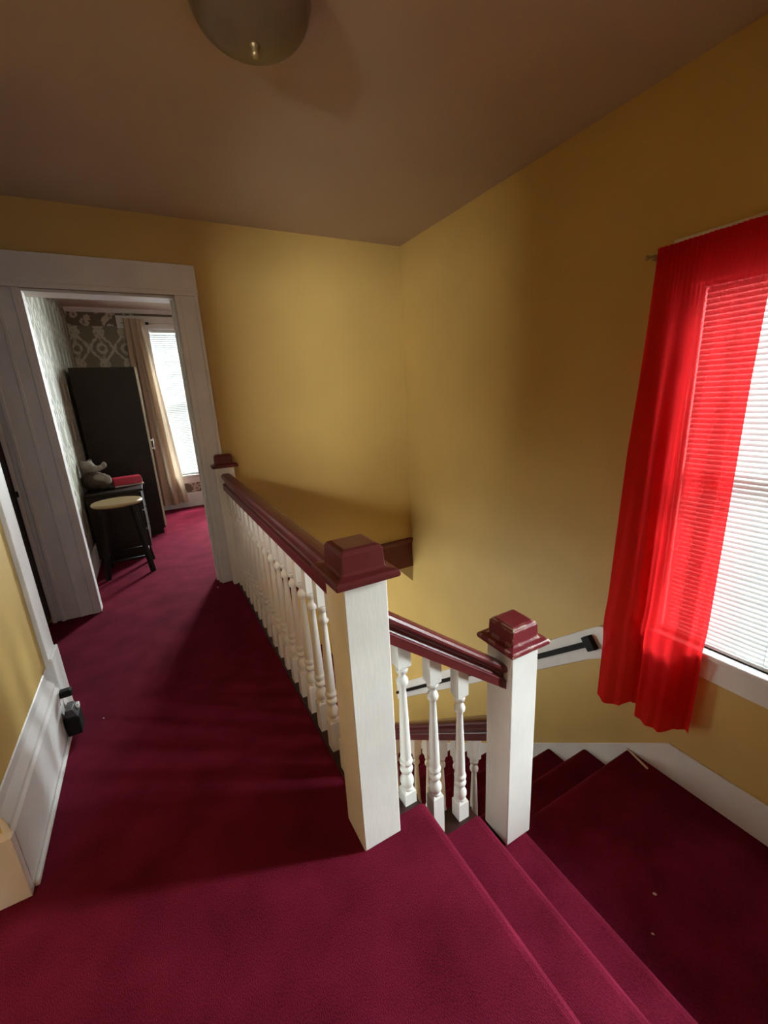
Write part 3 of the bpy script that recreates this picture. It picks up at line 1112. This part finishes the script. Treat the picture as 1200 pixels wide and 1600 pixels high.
ds = thing('low_dresser', 'low dark brown dresser in front of the wardrobe with toys on top', 'dresser', (-0.38, 4.75, 0))
boxobj('body', (-0.58, -0.17, 4.42, 5.12, 0.05, 0.625), M_DARKWOOD, ds, 0.003)
boxobj('top', (-0.58, -0.135, 4.40, 5.14, 0.625, 0.648), M_DARKWOOD, ds, 0.004)
for y in (4.45, 5.05):
    boxobj('foot', (-0.56, -0.18, y, y + 0.05, 0.0, 0.05), M_DARKWOOD, ds)
for z in (0.09, 0.27, 0.45):
    d = boxobj('drawer', (-0.17, -0.152, 4.44, 5.10, z, z + 0.165), M_DARKWOOD, ds, 0.003)
    boxobj('pull', (-0.152, -0.146, 4.70, 4.84, z + 0.145, z + 0.16), M_DARKWOOD, d, 0.002)

bxr = thing('red_box', 'bright red box lying on the dark dresser', 'box', (-0.27, 4.66, 0.648))
b = BM()
MR = Matrix.Translation((-0.252, 4.70, 0.648)) @ Matrix.Rotation(math.radians(12), 4, 'Z')
bx(b, -0.12, 0.115, -0.055, 0.055, 0.014, 0.085, 0, MR)
obj('carton', b, M_RED, bxr, bevel=0.006)
b = BM()
bx(b, -0.115, 0.128, -0.045, 0.045, 0.0, 0.014, 0, MR)
obj('base', b, M_STICK, bxr, bevel=0.003)

pl = thing('plush_toy', 'white plush toy lying on the dark dresser beside the red box', 'plush toy', (-0.47, 4.62, 0.648))
b = BM()
ellipsoid(b, (-0.505, 4.64, 0.735), (0.105, 0.10, 0.088))
ellipsoid(b, (-0.435, 4.60, 0.700), (0.05, 0.07, 0.05), (0, 0.3, 0))
o = obj('body', b, M_PLUSHD, pl)
o.modifiers.new('remesh', 'REMESH').voxel_size = 0.009
b = BM()
ellipsoid(b, (-0.525, 4.60, 0.872), (0.058, 0.055, 0.05), (0, 0.3, 0))
ellipsoid(b, (-0.475, 4.59, 0.850), (0.035, 0.035, 0.03))
ellipsoid(b, (-0.56, 4.62, 0.905), (0.02, 0.012, 0.022))
ellipsoid(b, (-0.505, 4.63, 0.915), (0.02, 0.012, 0.022))
o = obj('head', b, M_PLUSH, pl)
o.modifiers.new('remesh', 'REMESH').voxel_size = 0.007
b = BM()
ellipsoid(b, (-0.435, 4.585, 0.853), (0.045, 0.022, 0.024), (0, -0.3, 0))
ellipsoid(b, (-0.40, 4.585, 0.875), (0.022, 0.022, 0.030))
o = obj('arm', b, M_PLUSH, pl)
o.modifiers.new('remesh', 'REMESH').voxel_size = 0.007
b = BM()
ellipsoid(b, (-0.45, 4.56, 0.765), (0.055, 0.035, 0.035), (0, 0.25, 0))
ellipsoid(b, (-0.398, 4.56, 0.745), (0.035, 0.030, 0.046), (0, -0.2, 0))
ellipsoid(b, (-0.42, 4.56, 0.785), (0.022, 0.022, 0.02))
o = obj('leg', b, M_PLUSH, pl)
o.modifiers.new('remesh', 'REMESH').voxel_size = 0.007

sx, sy = -0.328, 4.12
sl = thing('wooden_stool', 'round stool with golden wood seat and black legs in the bedroom', 'stool', (sx, sy, 0))
b = BM()
lathe(b, [(0.165, 0.588), (0.180, 0.590), (0.187, 0.598), (0.188, 0.606), (0.183, 0.614), (0.170, 0.617)], sx, sy, 48)
obj('seat', b, M_STOOLSEAT, sl)
legs = []
for ax, ay in ((1, -1), (1, 1), (-1, 1), (-1, -1)):
    b = BM()
    p0 = (sx + ax * 0.105, sy + ay * 0.105, 0.590)
    p1 = (sx + ax * 0.165, sy + ay * 0.165, 0.0)
    bar(b, p0, p1, 0.028, 0.028, 0.034, 0.034)
    obj('leg', b, M_STOOLLEG, sl, bevel=0.003)
    legs.append((ax, ay))
for z, k in ((0.14, 0.151),):
    for i in range(4):
        (a0, b0), (a1, b1) = legs[i], legs[(i + 1) % 4]
        b = BM()
        tube(b, (sx + a0 * k, sy + b0 * k, z), (sx + a1 * k, sy + b1 * k, z), 0.010, 10)
        obj('rung', b, M_STOOLLEG, sl)

# ------------------------------------------------------------------ small things
ad = thing('plug_adapter', 'boxy black adapter with grey top low on the left baseboard', 'adapter', (-0.48, 2.03, 0.02))
b = BM()
bx(b, XL + 0.006, XL + 0.058, 1.975, 2.055, 0.020, 0.108)
obj('body', b, M_BLACK, ad, bevel=0.006)
b = BM()
prism(b, [(XL + 0.010, 0.107), (XL + 0.054, 0.107), (XL + 0.042, 0.142), (XL + 0.016, 0.142)], lambda p, t: Vector((p[0], t, p[1])), 1.98, 2.05)
obj('top_plate', b, M_GREY, ad, bevel=0.003)
b = BM()
bx(b, XL + 0.044, XL + 0.058, 2.025, 2.05, 0.112, 0.132)
obj('tab', b, M_WHITE, ad, bevel=0.002)
b = BM()
bx(b, XL, XL + 0.010, 2.00, 2.03, 0.05, 0.08)
obj('prong', b, M_BLACK, ad)
pg = thing('power_plug', 'small black plug sticking out of the baseboard above the boxy adapter', 'plug', (XL, 2.075, 0.18))
b = BM()
bx(b, XL + 0.003, XL + 0.046, 2.022, 2.055, 0.180, 0.210)
obj('body', b, M_BLACK, pg, bevel=0.005)
b = BM()
bx(b, XL, XL + 0.003, 2.016, 2.062, 0.155, 0.214)
obj('outlet_plate', b, M_WHITE, pg, bevel=0.001)

sk = BM()
MS = Matrix.Translation((2.031, 1.032, ZL)) @ Matrix.Rotation(math.radians(74.5), 4, 'Z')
pts = [(-0.068, -0.0055)] + [(0.068 + 0.006 * math.cos(a), 0.006 * math.sin(a)) for a in (-1.4, -0.9, -0.3, 0.3, 0.9, 1.4)] + [(-0.068, 0.0055)]
prism(sk, [(-x, y) for x, y in pts], lambda p, t: MS @ Vector((p[0], p[1], t)), 0.001, 0.005)
tag(obj('wooden_stick', sk, M_STICK), 'pale wooden stick lying on the landing carpet by the skirting', 'stick')

for x, y, z, s, lab in ((1.457, 0.609, ZL, 0.010, 'small pale sliver of lint on the landing carpet nearest the window side'),
                        (1.321, 0.538, ZL, 0.007, 'tiny white crumb on the landing carpet beside the stair steps'),
                        (0.262, 3.25, 0, 0.009, 'tiny white crumb on hall carpet by the bedroom doorway'),
                        (-0.40, 2.06, 0, 0.006, 'tiny white crumb on hall carpet beside the black adapter')):
    b = BM()
    ellipsoid(b, (x, y, z + s * 0.4), (s * 0.5, s * 0.8, s * 0.4), (0, 0, 0.6), 8)
    tag(obj('carpet_crumb', b, M_STICK), lab, 'crumb')
